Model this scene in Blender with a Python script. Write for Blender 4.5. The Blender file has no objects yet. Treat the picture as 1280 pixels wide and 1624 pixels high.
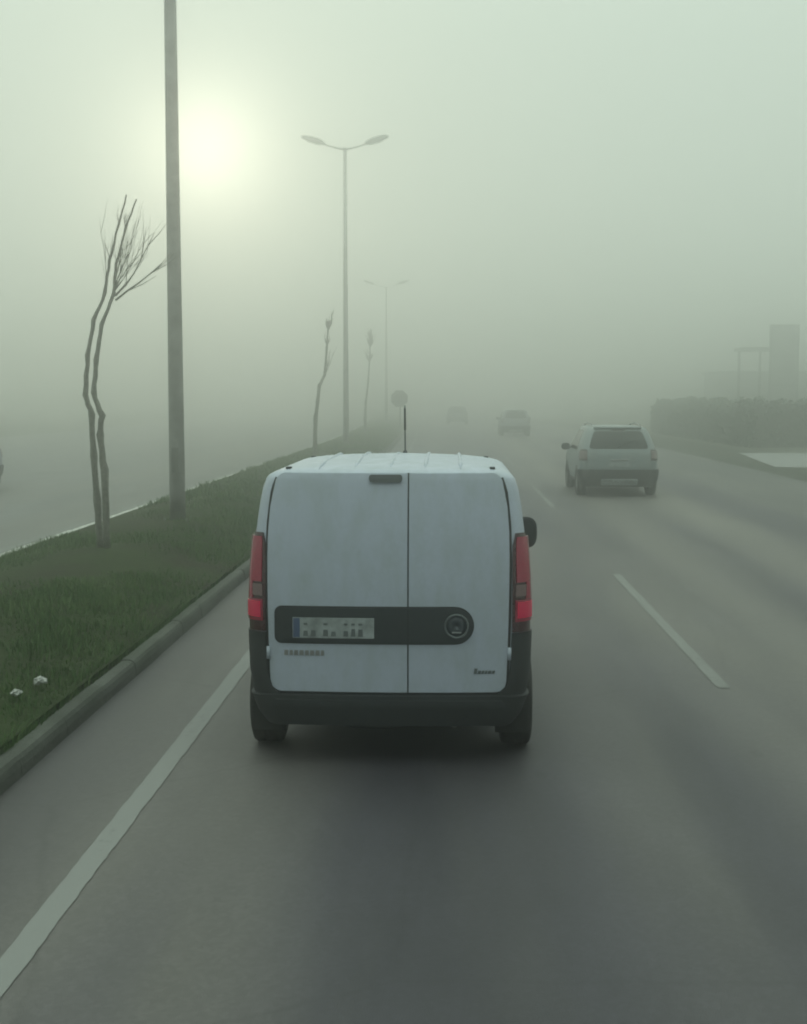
import bpy, bmesh, math, random
import numpy as np
from mathutils import Vector, Matrix, noise

random.seed(7)
rng = np.random.default_rng(7)
scene = bpy.context.scene
COL = scene.collection
R = math.radians

# ------------------------------------------------------------------ camera
CAM_H = 2.35
cam_d = bpy.data.cameras.new('camera')
cam = bpy.data.objects.new('camera', cam_d)
COL.objects.link(cam)
cam_d.sensor_fit = 'VERTICAL'
cam_d.sensor_height = 24.0
cam_d.lens = 24.0 * 2100 / 1624
cam_d.clip_end = 6000
cam.location = (0, 0, CAM_H)
cam.rotation_euler = (R(90 - 4.9), 0, R(2.02))
scene.camera = cam

# ------------------------------------------------------------------ world + sun
SUN_EL, SUN_AZ = 10.4, -10.4          # degrees above the horizon, degrees right of +Y
world = bpy.data.worlds.new('World')
scene.world = world
world.use_nodes = True
wn = world.node_tree
wn.nodes.clear()
w_out = wn.nodes.new('ShaderNodeOutputWorld')
w_bg = wn.nodes.new('ShaderNodeBackground')
w_sky = wn.nodes.new('ShaderNodeTexSky')
w_sky.sky_type = 'NISHITA'
w_sky.sun_disc = False
w_sky.sun_elevation = R(SUN_EL)
w_sky.sun_rotation = R(SUN_AZ)
w_sky.dust_density = 6.0
w_sky.air_density = 1.0
w_sky.ozone_density = 1.0
w_mix = wn.nodes.new('ShaderNodeMix')
w_mix.data_type = 'RGBA'
w_mix.inputs[0].default_value = 0.85                      # high fog veil over the clear sky
# the veil follows an overcast law: darker at the horizon than at the zenith, rising smoothly with sin(elevation)
w_tc = wn.nodes.new('ShaderNodeTexCoord')
w_sep = wn.nodes.new('ShaderNodeSeparateXYZ')
wn.links.new(w_tc.outputs['Generated'], w_sep.inputs[0])
w_max = wn.nodes.new('ShaderNodeMath'); w_max.operation = 'MAXIMUM'; w_max.inputs[1].default_value = 0.0
wn.links.new(w_sep.outputs[2], w_max.inputs[0])
w_mad = wn.nodes.new('ShaderNodeMath'); w_mad.operation = 'MULTIPLY_ADD'
w_mad.inputs[1].default_value = 0.78; w_mad.inputs[2].default_value = 0.24
w_sq = wn.nodes.new('ShaderNodeMath'); w_sq.operation = 'POWER'; w_sq.inputs[1].default_value = 2.6
wn.links.new(w_max.outputs[0], w_sq.inputs[0])
wn.links.new(w_sq.outputs[0], w_mad.inputs[0])
w_veil = wn.nodes.new('ShaderNodeVectorMath'); w_veil.operation = 'SCALE'
w_veil.inputs[0].default_value = (256.0, 306.0, 263.0)
# ... and is brighter on the sun's side, dimmer behind the camera (forward scattering fog)
w_dot = wn.nodes.new('ShaderNodeVectorMath'); w_dot.operation = 'DOT_PRODUCT'
w_dot.inputs[1].default_value = (math.sin(R(SUN_AZ)) * math.cos(R(SUN_EL)), math.cos(R(SUN_AZ)) * math.cos(R(SUN_EL)), math.sin(R(SUN_EL)))
wn.links.new(w_tc.outputs['Generated'], w_dot.inputs[0])
w_side = wn.nodes.new('ShaderNodeMath'); w_side.operation = 'MULTIPLY_ADD'
w_side.inputs[1].default_value = 0.34; w_side.inputs[2].default_value = 0.86
wn.links.new(w_dot.outputs['Value'], w_side.inputs[0])
w_mul = wn.nodes.new('ShaderNodeMath'); w_mul.operation = 'MULTIPLY'
wn.links.new(w_mad.outputs[0], w_mul.inputs[0])
wn.links.new(w_side.outputs[0], w_mul.inputs[1])
wn.links.new(w_mul.outputs[0], w_veil.inputs['Scale'])
wn.links.new(w_veil.outputs[0], w_mix.inputs[7])
wn.links.new(w_sky.outputs[0], w_mix.inputs[6])
wn.links.new(w_mix.outputs[2], w_bg.inputs[0])
w_bg.inputs[1].default_value = 0.15
wn.links.new(w_bg.outputs[0], w_out.inputs[0])

sun_d = bpy.data.lights.new('sun', 'SUN')
sun_d.energy = 0.5
sun_d.angle = R(2.0)
sun_d.color = (1.0, 0.93, 0.70)
sun = bpy.data.objects.new('sun', sun_d)
COL.objects.link(sun)
_sd = Vector((math.sin(R(SUN_AZ)) * math.cos(R(SUN_EL)), math.cos(R(SUN_AZ)) * math.cos(R(SUN_EL)), math.sin(R(SUN_EL))))
sun.rotation_euler = (-_sd).to_track_quat('-Z', 'Y').to_euler()
sun.location = (-20, 60, 40)

vs = scene.view_settings
vs.view_transform = 'Standard'
vs.look = 'None'
vs.gamma = 1.0
vs.use_curve_mapping = False
vs.exposure = -4.09
scene.render.film_transparent = False
cy = scene.cycles
cy.use_denoising = True
cy.max_bounces = 9
cy.volume_bounces = 7
cy.diffuse_bounces = 2
cy.glossy_bounces = 2
cy.transparent_max_bounces = 8
cy.filter_width = 1.9
cy.volume_max_steps = 256

HAZE_DENSITY = 0.0205

# ------------------------------------------------------------------ helpers
def bend(y):
    return -2.7e-4 * max(0.0, y - 50.0) ** 2

def tag(o, label=None, cat=None, group=None, kind=None):
    if label: o['label'] = label
    if cat: o['category'] = cat
    if group: o['group'] = group
    if kind: o['kind'] = kind
    return o

def empty(name, loc=(0, 0, 0), rz=0.0):
    o = bpy.data.objects.new(name, None)
    COL.objects.link(o)
    o.location = loc
    o.rotation_euler = (0, 0, rz)
    o.empty_display_size = 0.2
    return o

def mesh_obj(name, verts, faces, mat=None, parent=None, smooth=False):
    me = bpy.data.meshes.new(name)
    me.from_pydata([tuple(v) for v in verts], [], faces)
    me.update()
    if smooth:
        me.shade_smooth()
    if mat: me.materials.append(mat)
    o = bpy.data.objects.new(name, me)
    COL.objects.link(o)
    if parent: o.parent = parent
    return o

def bm_obj(name, bm, mat=None, parent=None, smooth=False, normals=True):
    if normals:
        bmesh.ops.recalc_face_normals(bm, faces=bm.faces[:])
    me = bpy.data.meshes.new(name)
    bm.to_mesh(me)
    bm.free()
    if smooth: me.shade_smooth()
    if mat: me.materials.append(mat)
    o = bpy.data.objects.new(name, me)
    COL.objects.link(o)
    if parent: o.parent = parent
    return o

def box_bm(bm, c, s, rot=None, bevel=0.0):
    m = Matrix.Translation(c)
    if rot is not None: m = m @ rot
    r = bmesh.ops.create_cube(bm, size=1.0, matrix=m @ Matrix.Diagonal((s[0], s[1], s[2], 1)))
    if bevel > 0:
        vs_ = set(r['verts'])
        ed = [e for e in bm.edges if e.verts[0] in vs_ and e.verts[1] in vs_]
        bmesh.ops.bevel(bm, geom=ed, offset=bevel, segments=2, affect='EDGES', profile=0.5)

def box(name, c, s, mat, parent=None, bevel=0.0, rot=None, smooth=False):
    bm = bmesh.new()
    box_bm(bm, c, s, rot, bevel)
    return bm_obj(name, bm, mat, parent, smooth)

def tube_geo(pts, radii, n=8, cap=True, base=0):
    pts = [Vector(p) for p in pts]
    V, F = [], []
    ref = Vector((0, 1, 0.01)).normalized()
    for i, p in enumerate(pts):
        a = pts[max(0, i - 1)]
        b = pts[min(len(pts) - 1, i + 1)]
        t = (b - a).normalized()
        u = t.cross(ref)
        if u.length < 1e-3: u = t.cross(Vector((1, 0, 0)))
        u.normalize()
        v = t.cross(u).normalized()
        for k in range(n):
            an = 2 * math.pi * k / n
            V.append(p + (u * math.cos(an) + v * math.sin(an)) * radii[i])
    for i in range(len(pts) - 1):
        for k in range(n):
            a = base + i * n + k
            b = base + i * n + (k + 1) % n
            F.append((a, b, b + n, a + n))
    if cap:
        F.append(tuple(base + k for k in range(n))[::-1])
        F.append(tuple(base + (len(pts) - 1) * n + k for k in range(n)))
    return V, F

def tube(name, pts, radii, mat, parent=None, n=8, smooth=True):
    if not hasattr(radii, '__len__'): radii = [radii] * len(pts)
    V, F = tube_geo(pts, radii, n)
    return mesh_obj(name, V, F, mat, parent, smooth)

def lathe_x(name, prof, mat, parent=None, n=32, smooth=True):
    """profile of (x, r) spun about the X axis"""
    V, F = [], []
    m = len(prof)
    for k in range(n):
        a = 2 * math.pi * k / n
        for (x, r) in prof:
            V.append((x, r * math.cos(a), r * math.sin(a)))
    for k in range(n):
        for i in range(m - 1):
            a = k * m + i
            b = ((k + 1) % n) * m + i
            F.append((a, b, b + 1, a + 1))
    return mesh_obj(name, V, F, mat, parent, smooth)

# ------------------------------------------------------------------ materials
def new_mat(name):
    m = bpy.data.materials.new(name)
    m.use_nodes = True
    nt = m.node_tree
    return m, nt, nt.nodes['Principled BSDF']

def ramp(nt, fac, stops):
    r = nt.nodes.new('ShaderNodeValToRGB')
    el = r.color_ramp.elements
    el[0].position, el[0].color = stops[0][0], (*stops[0][1], 1)
    el[1].position, el[1].color = stops[-1][0], (*stops[-1][1], 1)
    for p, c in stops[1:-1]:
        e = el.new(p)
        e.color = (*c, 1)
    nt.links.new(fac, r.inputs[0])
    return r

def noise_node(nt, vec, scale, detail=4, rough=0.55):
    n = nt.nodes.new('ShaderNodeTexNoise')
    n.inputs['Scale'].default_value = scale
    n.inputs['Detail'].default_value = detail
    n.inputs['Roughness'].default_value = rough
    if vec is not None: nt.links.new(vec, n.inputs['Vector'])
    return n

def mapping(nt, vec, scale=(1, 1, 1)):
    n = nt.nodes.new('ShaderNodeMapping')
    n.inputs['Scale'].default_value = scale
    nt.links.new(vec, n.inputs['Vector'])
    return n.outputs[0]

def mixc(nt, fac, a, b, mode='MIX'):
    n = nt.nodes.new('ShaderNodeMix')
    n.data_type = 'RGBA'
    n.blend_type = mode
    for sock, val in ((n.inputs[0], fac), (n.inputs[6], a), (n.inputs[7], b)):
        if isinstance(val, bpy.types.NodeSocket): nt.links.new(val, sock)
        elif isinstance(val, (int, float)): sock.default_value = val
        else: sock.default_value = (*val, 1)
    return n.outputs[2]

def simple_mat(name, col, rough=0.5, metal=0.0, var=0.12, scale=6.0, coat=0.0, bump=0.0):
    m, nt, p = new_mat(name)
    tc = nt.nodes.new('ShaderNodeTexCoord')
    n = noise_node(nt, tc.outputs['Object'], scale)
    lo = tuple(c * (1 - var) for c in col)
    hi = tuple(min(1, c * (1 + var)) for c in col)
    r = ramp(nt, n.outputs[0], [(0.3, lo), (0.7, hi)])
    nt.links.new(r.outputs[0], p.inputs['Base Color'])
    p.inputs['Roughness'].default_value = rough
    p.inputs['Metallic'].default_value = metal
    p.inputs['Coat Weight'].default_value = coat
    if bump:
        b = nt.nodes.new('ShaderNodeBump')
        b.inputs['Strength'].default_value = bump
        b.inputs['Distance'].default_value = 0.01
        nt.links.new(n.outputs[0], b.inputs['Height'])
        nt.links.new(b.outputs[0], p.inputs['Normal'])
    return m

def paint_mat(name, col, dirt=(0.20, 0.18, 0.15), amount=0.5, rough=0.35):
    """car paint with road film: more of it low down, streaky"""
    m, nt, p = new_mat(name)
    tc = nt.nodes.new('ShaderNodeTexCoord')
    n1 = noise_node(nt, mapping(nt, tc.outputs['Object'], (3, 3, 1.2)), 2.2, 6, 0.65)
    n2 = noise_node(nt, tc.outputs['Object'], 40, 3)
    r1 = ramp(nt, n1.outputs[0], [(0.42, (0, 0, 0)), (0.70, (amount,) * 3)])
    d = mixc(nt, r1.outputs[0], col, dirt)
    r2 = ramp(nt, n2.outputs[0], [(0.35, (0.95,) * 3), (0.65, (1, 1, 1))])
    c = mixc(nt, 1.0, d, r2.outputs[0], 'MULTIPLY')
    nt.links.new(c, p.inputs['Base Color'])
    rr = ramp(nt, n1.outputs[0], [(0.3, (rough,) * 3), (0.8, (min(1, rough + 0.3),) * 3)])
    nt.links.new(rr.outputs[0], p.inputs['Roughness'])
    p.inputs['Coat Weight'].default_value = 0.25
    p.inputs['Coat Roughness'].default_value = 0.2
    return m

def lamp_mat(name, col, emit=0.0):
    m, nt, p = new_mat(name)
    tc = nt.nodes.new('ShaderNodeTexCoord')
    v = nt.nodes.new('ShaderNodeTexVoronoi')
    v.inputs['Scale'].default_value = 60
    nt.links.new(tc.outputs['Object'], v.inputs['Vector'])
    r = ramp(nt, v.outputs[0], [(0.0, tuple(c * 0.75 for c in col)), (0.6, col)])
    nt.links.new(r.outputs[0], p.inputs['Base Color'])
    p.inputs['Roughness'].default_value = 0.2
    p.inputs['Coat Weight'].default_value = 0.5
    if emit:
        p.inputs['Emission Color'].default_value = (*col, 1)
        p.inputs['Emission Strength'].default_value = emit
    return m

def asphalt_mat(name, base, tracks=(), dust=(0.16, 0.15, 0.13)):
    m, nt, p = new_mat(name)
    geo = nt.nodes.new('ShaderNodeNewGeometry')
    pos = geo.outputs['Position']
    fine = noise_node(nt, pos, 120, 3, 0.7)
    mid = noise_node(nt, mapping(nt, pos, (1, 0.25, 1)), 1.6, 6, 0.6)
    big = noise_node(nt, mapping(nt, pos, (1, 0.12, 1)), 0.45, 4, 0.55)
    c1 = ramp(nt, fine.outputs[0], [(0.25, tuple(c * 0.72 for c in base)), (0.75, tuple(c * 1.3 for c in base))]).outputs[0]
    rm = ramp(nt, mid.outputs[0], [(0.33, (0.72,) * 3), (0.7, (1.28,) * 3)]).outputs[0]
    c2 = mixc(nt, 1.0, c1, rm, 'MULTIPLY')
    rb = ramp(nt, big.outputs[0], [(0.42, (0, 0, 0)), (0.72, (0.55,) * 3)]).outputs[0]
    c3 = mixc(nt, rb, c2, dust)
    # polished, paler wheel tracks along the lanes
    sep = nt.nodes.new('ShaderNodeSeparateXYZ')
    nt.links.new(pos, sep.inputs[0])
    col = c3
    for (xc, w, k) in tracks:
        mm = nt.nodes.new('ShaderNodeMath'); mm.operation = 'SUBTRACT'
        nt.links.new(sep.outputs[0], mm.inputs[0]); mm.inputs[1].default_value = xc
        ab = nt.nodes.new('ShaderNodeMath'); ab.operation = 'ABSOLUTE'
        nt.links.new(mm.outputs[0], ab.inputs[0])
        mr = nt.nodes.new('ShaderNodeMapRange'); mr.interpolation_type = 'SMOOTHSTEP'
        nt.links.new(ab.outputs[0], mr.inputs[0])
        mr.inputs[1].default_value = 0.0; mr.inputs[2].default_value = w
        mr.inputs[3].default_value = abs(k); mr.inputs[4].default_value = 0.0
        col = mixc(nt, mr.outputs[0], col, dust if k > 0 else tuple(b * 0.45 for b in base))
    # aggregate flecks and a scatter of small dark drips
    spk = nt.nodes.new('ShaderNodeTexVoronoi'); spk.inputs['Scale'].default_value = 38
    nt.links.new(pos, spk.inputs['Vector'])
    rs = ramp(nt, spk.outputs[1], [(0.1, (0.62,) * 3), (0.55, (1.0,) * 3), (0.95, (1.55,) * 3)]).outputs[0]
    col = mixc(nt, 0.32, col, rs, 'MULTIPLY')
    drip = nt.nodes.new('ShaderNodeTexVoronoi'); drip.inputs['Scale'].default_value = 1.3
    nt.links.new(mapping(nt, pos, (1, 0.55, 1)), drip.inputs['Vector'])
    rd = ramp(nt, drip.outputs[0], [(0.035, (0.55,) * 3), (0.075, (1, 1, 1))]).outputs[0]
    col = mixc(nt, 0.7, col, rd, 'MULTIPLY')
    # sparse cracks
    vo = nt.nodes.new('ShaderNodeTexVoronoi'); vo.feature = 'DISTANCE_TO_EDGE'
    vo.inputs['Scale'].default_value = 0.33
    wob = mixc(nt, 0.12, pos, noise_node(nt, pos, 2.5, 5).outputs[1], 'ADD')
    nt.links.new(wob, vo.inputs['Vector'])
    rc = ramp(nt, vo.outputs[0], [(0.0, (0.62,) * 3), (0.007, (1, 1, 1))]).outputs[0]
    col = mixc(nt, 0.5, col, rc, 'MULTIPLY')
    nt.links.new(col, p.inputs['Base Color'])
    p.inputs['Roughness'].default_value = 0.60
    p.inputs['Specular IOR Level'].default_value = 0.5
    b = nt.nodes.new('ShaderNodeBump')
    b.inputs['Strength'].default_value = 0.5
    b.inputs['Distance'].default_value = 0.006
    nt.links.new(fine.outputs[0], b.inputs['Height'])
    nt.links.new(b.outputs[0], p.inputs['Normal'])
    return m

def line_mat(name, col, wear=0.5):
    m, nt, p = new_mat(name)
    geo = nt.nodes.new('ShaderNodeNewGeometry')
    n1 = noise_node(nt, geo.outputs['Position'], 14, 6, 0.7)
    n2 = noise_node(nt, mapping(nt, geo.outputs['Position'], (1, 0.3, 1)), 2.0, 4)
    mul = mixc(nt, 0.5, n1.outputs[0], n2.outputs[0])
    r = ramp(nt, mul, [(0.30, (0.10, 0.10, 0.098)), (0.34 + 0.25 * wear, col)])
    nt.links.new(r.outputs[0], p.inputs['Base Color'])
    p.inputs['Roughness'].default_value = 0.7
    return m

def ground_mat(name, a, b, c, s=0.6):
    m, nt, p = new_mat(name)
    geo = nt.nodes.new('ShaderNodeNewGeometry')
    n1 = noise_node(nt, geo.outputs['Position'], s, 6, 0.6)
    n2 = noise_node(nt, geo.outputs['Position'], s * 14, 5, 0.65)
    r1 = ramp(nt, n1.outputs[0], [(0.32, a), (0.52, b), (0.72, c)]).outputs[0]
    r2 = ramp(nt, n2.outputs[0], [(0.25, (0.6,) * 3), (0.75, (1.3,) * 3)]).outputs[0]
    nt.links.new(mixc(nt, 1.0, r1, r2, 'MULTIPLY'), p.inputs['Base Color'])
    p.inputs['Roughness'].default_value = 0.95
    p.inputs['Specular IOR Level'].default_value = 0.1
    bp = nt.nodes.new('ShaderNodeBump')
    bp.inputs['Strength'].default_value = 0.8
    bp.inputs['Distance'].default_value = 0.04
    nt.links.new(n2.outputs[0], bp.inputs['Height'])
    nt.links.new(bp.outputs[0], p.inputs['Normal'])
    return m

def grass_mat(name, lo, mid, hi):
    m, nt, p = new_mat(name)
    geo = nt.nodes.new('ShaderNodeNewGeometry')
    n1 = noise_node(nt, geo.outputs['Position'], 0.9, 4, 0.6)
    at = nt.nodes.new('ShaderNodeAttribute')
    at.attribute_name = 'tint'
    f = nt.nodes.new('ShaderNodeMath'); f.operation = 'ADD'
    nt.links.new(n1.outputs[0], f.inputs[0])
    g = nt.nodes.new('ShaderNodeMath'); g.operation = 'MULTIPLY_ADD'
    nt.links.new(at.outputs['Fac'], g.inputs[0]); g.inputs[1].default_value = 0.36; g.inputs[2].default_value = -0.18
    nt.links.new(g.outputs[0], f.inputs[1])
    r = ramp(nt, f.outputs[0], [(0.28, lo), (0.5, mid), (0.75, hi)])
    nt.links.new(r.outputs[0], p.inputs['Base Color'])
    p.inputs['Roughness'].default_value = 0.7
    p.inputs['Specular IOR Level'].default_value = 0.25
    p.inputs['Transmission Weight'].default_value = 0.0
    return m

M = {}
M['road'] = asphalt_mat('asphalt_road', (0.033, 0.031, 0.041),
                        tracks=((-2.55, 0.75, -0.5), (-0.95, 0.6, 0.12), (1.15, 0.6, 0.12), (0.1, 0.75, -0.35),
                                (3.3, 0.95, 0.50), (5.0, 1.0, 0.50), (2.25, 0.6, 0.22)))
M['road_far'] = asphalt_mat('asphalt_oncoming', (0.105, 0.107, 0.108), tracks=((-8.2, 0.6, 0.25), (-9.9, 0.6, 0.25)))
M['shoulder'] = asphalt_mat('asphalt_shoulder', (0.045, 0.046, 0.047))
M['concrete_slab'] = simple_mat('forecourt_concrete', (0.30, 0.31, 0.31), 0.8, var=0.15, scale=0.8, bump=0.2)
M['line'] = line_mat('road_paint', (0.185, 0.19, 0.187), 0.25)
M['dash'] = line_mat('road_paint_worn', (0.165, 0.17, 0.165), 0.6)
def kerb_mat(name, pale, grime, moss):
    m, nt, p = new_mat(name)
    geo = nt.nodes.new('ShaderNodeNewGeometry')
    n1 = noise_node(nt, mapping(nt, geo.outputs['Position'], (1, 0.35, 1.6)), 3.0, 7, 0.65)
    n2 = noise_node(nt, geo.outputs['Position'], 26, 5, 0.7)
    n3 = noise_node(nt, mapping(nt, geo.outputs['Position'], (1, 0.5, 1)), 1.1, 4, 0.6)
    c = ramp(nt, n1.outputs[0], [(0.33, grime), (0.62, pale)]).outputs[0]
    c = mixc(nt, ramp(nt, n3.outputs[0], [(0.45, (0, 0, 0)), (0.7, (0.75,) * 3)]).outputs[0], c, moss)
    c = mixc(nt, 1.0, c, ramp(nt, n2.outputs[0], [(0.3, (0.7,) * 3), (0.7, (1.2,) * 3)]).outputs[0], 'MULTIPLY')
    nt.links.new(c, p.inputs['Base Color'])
    p.inputs['Roughness'].default_value = 0.92
    b = nt.nodes.new('ShaderNodeBump')
    b.inputs['Strength'].default_value = 0.7
    b.inputs['Distance'].default_value = 0.012
    nt.links.new(n2.outputs[0], b.inputs['Height'])
    nt.links.new(b.outputs[0], p.inputs['Normal'])
    return m
M['kerb'] = kerb_mat('kerb_concrete', (0.085, 0.092, 0.082), (0.030, 0.034, 0.029), (0.036, 0.048, 0.031))
M['kerb_pale'] = simple_mat('kerb_whitewashed', (0.55, 0.55, 0.52), 0.85, var=0.2, scale=5, bump=0.4)
M['ground'] = ground_mat('verge_ground', (0.085, 0.092, 0.070), (0.115, 0.12, 0.092), (0.155, 0.15, 0.118), 0.25)
M['median'] = ground_mat('median_soil', (0.030, 0.026, 0.020), (0.030, 0.042, 0.018), (0.038, 0.055, 0.022), 0.7)
M['grass'] = grass_mat('grass_blades', (0.042, 0.086, 0.030), (0.070, 0.138, 0.044), (0.120, 0.165, 0.070))
M['van_shaded_white'] = paint_mat('shaded_white_van_paint', (0.42, 0.465, 0.575), (0.30, 0.35, 0.36), 0.50)  # white taken darker and bluer; shade on the rear doors put into the colour
M['silver'] = paint_mat('silver_car_paint', (0.19, 0.235, 0.25), (0.25, 0.24, 0.22), 0.4)
M['grey_car'] = paint_mat('grey_car_paint', (0.26, 0.28, 0.31), (0.18, 0.17, 0.16), 0.4)
M['dark_car'] = paint_mat('dark_car_paint', (0.10, 0.11, 0.12), (0.18, 0.17, 0.16), 0.4)
M['blue_car'] = paint_mat('pale_blue_car_paint', (0.22, 0.25, 0.31), (0.25, 0.24, 0.22), 0.4)
M['black_plastic'] = simple_mat('black_plastic', (0.014, 0.017, 0.019), 0.7, var=0.3, scale=9, bump=0.1)
M['trim'] = simple_mat('dark_trim', (0.012, 0.017, 0.019), 0.5, var=0.2)
M['seal'] = simple_mat('rubber_seal', (0.010, 0.011, 0.011), 0.85, var=0.2)
M['tyre'] = simple_mat('tyre_rubber', (0.014, 0.014, 0.014), 0.85, var=0.3, scale=20, bump=0.3)
M['rim'] = simple_mat('steel_rim', (0.28, 0.28, 0.28), 0.45, 0.7, var=0.2)
M['glass'] = simple_mat('dark_glass', (0.014, 0.019, 0.019), 0.12, var=0.1)
M['glass'].node_tree.nodes['Principled BSDF'].inputs['Specular IOR Level'].default_value = 0.25
M['mirror'] = simple_mat('mirror_glass', (0.5, 0.5, 0.5), 0.05, 1.0, var=0.02)
M['chrome'] = simple_mat('dull_chrome', (0.35, 0.36, 0.37), 0.35, 0.9, var=0.15)
M['lamp_red'] = lamp_mat('red_lens', (0.30, 0.012, 0.045))
M['lamp_lit'] = lamp_mat('lit_red_lens', (0.48, 0.006, 0.055), 1.9)
M['lamp_clear'] = lamp_mat('smoked_clear_lens', (0.17, 0.11, 0.115))
M['lamp_dim'] = lamp_mat('dim_lens', (0.15, 0.10, 0.10))
M['lamp_dark'] = lamp_mat('dark_red_lens', (0.045, 0.010, 0.014))
M['brake_off'] = lamp_mat('unlit_brake_lens', (0.035, 0.045, 0.048))
M['plate'] = simple_mat('plate_white', (0.27, 0.30, 0.31), 0.5, var=0.35, scale=14)
M['plate_mark'] = simple_mat('plate_mark', (0.10, 0.115, 0.12), 0.6, var=0.3)
M['plate_blue'] = simple_mat('plate_blue', (0.05, 0.08, 0.16), 0.5, var=0.2)
M['badge'] = simple_mat('badge_grey', (0.24, 0.24, 0.24), 0.5, 0.3, var=0.2)
M['badge_dark'] = simple_mat('badge_dark', (0.10, 0.115, 0.12), 0.5, 0.3, var=0.2)
M['emblem'] = simple_mat('emblem_face', (0.035, 0.045, 0.055), 0.35, 0.3, var=0.2)
M['galv'] = simple_mat('galvanised_steel', (0.21, 0.215, 0.21), 0.42, 0.6, var=0.3, scale=4)
M['lamp_head'] = simple_mat('luminaire_grey', (0.14, 0.145, 0.14), 0.55, 0.3, var=0.2)
M['lamp_lens'] = simple_mat('luminaire_lens', (0.35, 0.36, 0.34), 0.2, var=0.1)
M['bark'] = simple_mat('bare_bark', (0.15, 0.15, 0.13), 0.9, var=0.4, scale=18, bump=0.6)
M['sign_back'] = simple_mat('sign_back_grey', (0.12, 0.125, 0.12), 0.6, 0.4, var=0.2)
M['paper'] = simple_mat('litter_white', (0.36, 0.37, 0.36), 0.6, var=0.08, scale=30)
M['hedge'] = grass_mat('hedge_leaves', (0.095, 0.118, 0.088), (0.130, 0.150, 0.115), (0.165, 0.178, 0.140))
M['wall_dark'] = simple_mat('cladding_dark', (0.13, 0.135, 0.13), 0.6, var=0.15, scale=2)
M['wall_mid'] = simple_mat('render_grey', (0.26, 0.265, 0.26), 0.8, var=0.15, scale=1.5)
M['fascia'] = simple_mat('canopy_fascia', (0.14, 0.145, 0.14), 0.5, var=0.1)
M['column'] = simple_mat('canopy_column', (0.12, 0.125, 0.12), 0.5, var=0.1)
M['window_dark'] = simple_mat('shop_glass', (0.03, 0.035, 0.04), 0.1, var=0.1)

# ------------------------------------------------------------------ setting: ground, roads, median
def y_samples(y0, y1, near=2.0):
    ys, y = [], y0
    while y < y1:
        ys.append(y)
        y += max(near, abs(y) * 0.06)
    ys.append(y1)
    return ys

def ragged(name, x0, x1, y0, y1, z, mat, parent):
    """painted line with uneven edges"""
    ys, y = [], y0
    while y < y1:
        ys.append(y)
        y += max(0.06, abs(y) * 0.006) if y < 45 else 4.0
    ys.append(y1)
    V, F = [], []
    n = len(ys)
    for i, y in enumerate(ys):
        o = bend(y)
        j = 0.007 if y < 45 else 0.0
        e0 = noise.noise(Vector((y * 2.1, 1.0, x0))) * j + random.uniform(-j, j) * 0.5
        e1 = noise.noise(Vector((y * 2.1, 7.0, x1))) * j + random.uniform(-j, j) * 0.5
        end = 0.35 if i in (0, n - 1) else 0.0
        w = (x1 - x0) * end * 0.3
        V += [(x0 + o + e0 + w, y, z), (x1 + o + e1 - w, y, z)]
    for i in range(n - 1):
        F.append((2 * i, 2 * i + 1, 2 * i + 3, 2 * i + 2))
    return mesh_obj(name, V, F, mat, parent)

def strip(name, x0, x1, y0, y1, z, mat, parent=None, nx=1, follow=True):
    ys = y_samples(y0, y1)
    V, F = [], []
    for y in ys:
        o = bend(y) if follow else 0
        for i in range(nx + 1):
            V.append((x0 + (x1 - x0) * i / nx + o, y, z))
    for j in range(len(ys) - 1):
        for i in range(nx):
            a = j * (nx + 1) + i
            F.append((a, a + 1, a + nx + 2, a + nx + 1))
    return mesh_obj(name, V, F, mat, parent)

GX0, GX1, GY0, GY1 = -700.0, 700.0, -60.0, 900.0
ground = mesh_obj('ground', [(GX0, GY0, -0.02), (GX1, GY0, -0.02), (GX1, GY1, -0.02), (GX0, GY1, -0.02)], [(0, 1, 2, 3)], M['ground'])
tag(ground, 'dull green and brown open ground beside the road', kind='structure')

ROAD_L, ROAD_R = -2.66, 6.9
MED_L = -6.45
road = strip('road', ROAD_L - 0.05, ROAD_R, -50, 700, 0.0, M['road'])
tag(road, 'grey worn asphalt carriageway under the vehicles', kind='structure')
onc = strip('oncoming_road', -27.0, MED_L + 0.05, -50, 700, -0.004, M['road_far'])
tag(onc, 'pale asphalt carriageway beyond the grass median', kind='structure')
sh = strip('road_shoulder', ROAD_R, 10.1, -50, 700, -0.004, M['shoulder'])
tag(sh, 'darker asphalt shoulder along the right edge of the road', kind='structure')

M['verge'] = ground_mat('verge_grass', (0.045, 0.052, 0.040), (0.058, 0.066, 0.048), (0.078, 0.080, 0.062), 0.5)
vg = strip('verge', 10.1, 13.4, -50, 500, -0.010, M['verge'], None, 4)
tag(vg, 'dull dark grass verge beside the right shoulder', kind='structure')

# painted lines: real sheets 4-5 mm above the asphalt
ragged('edge_line', -1.885, -1.755, 2, 500, 0.0045, M['line'], road)
first_dash = 10.7
for k in range(-2, 16):
    yd = first_dash + 18.0 * k
    ragged('lane_dash', 2.175, 2.285, yd, yd + 7.0, 0.0045, M['dash'], road)
for k in range(-1, 8):
    yd = 6.0 + 18.0 * k
    strip('lane_dash', -10.86, -10.74, yd, yd + 6.0, 0.0005, M['dash'], onc)
strip('edge_line', -7.0, -6.87, -50, 300, 0.0005, M['line'], onc)

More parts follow.
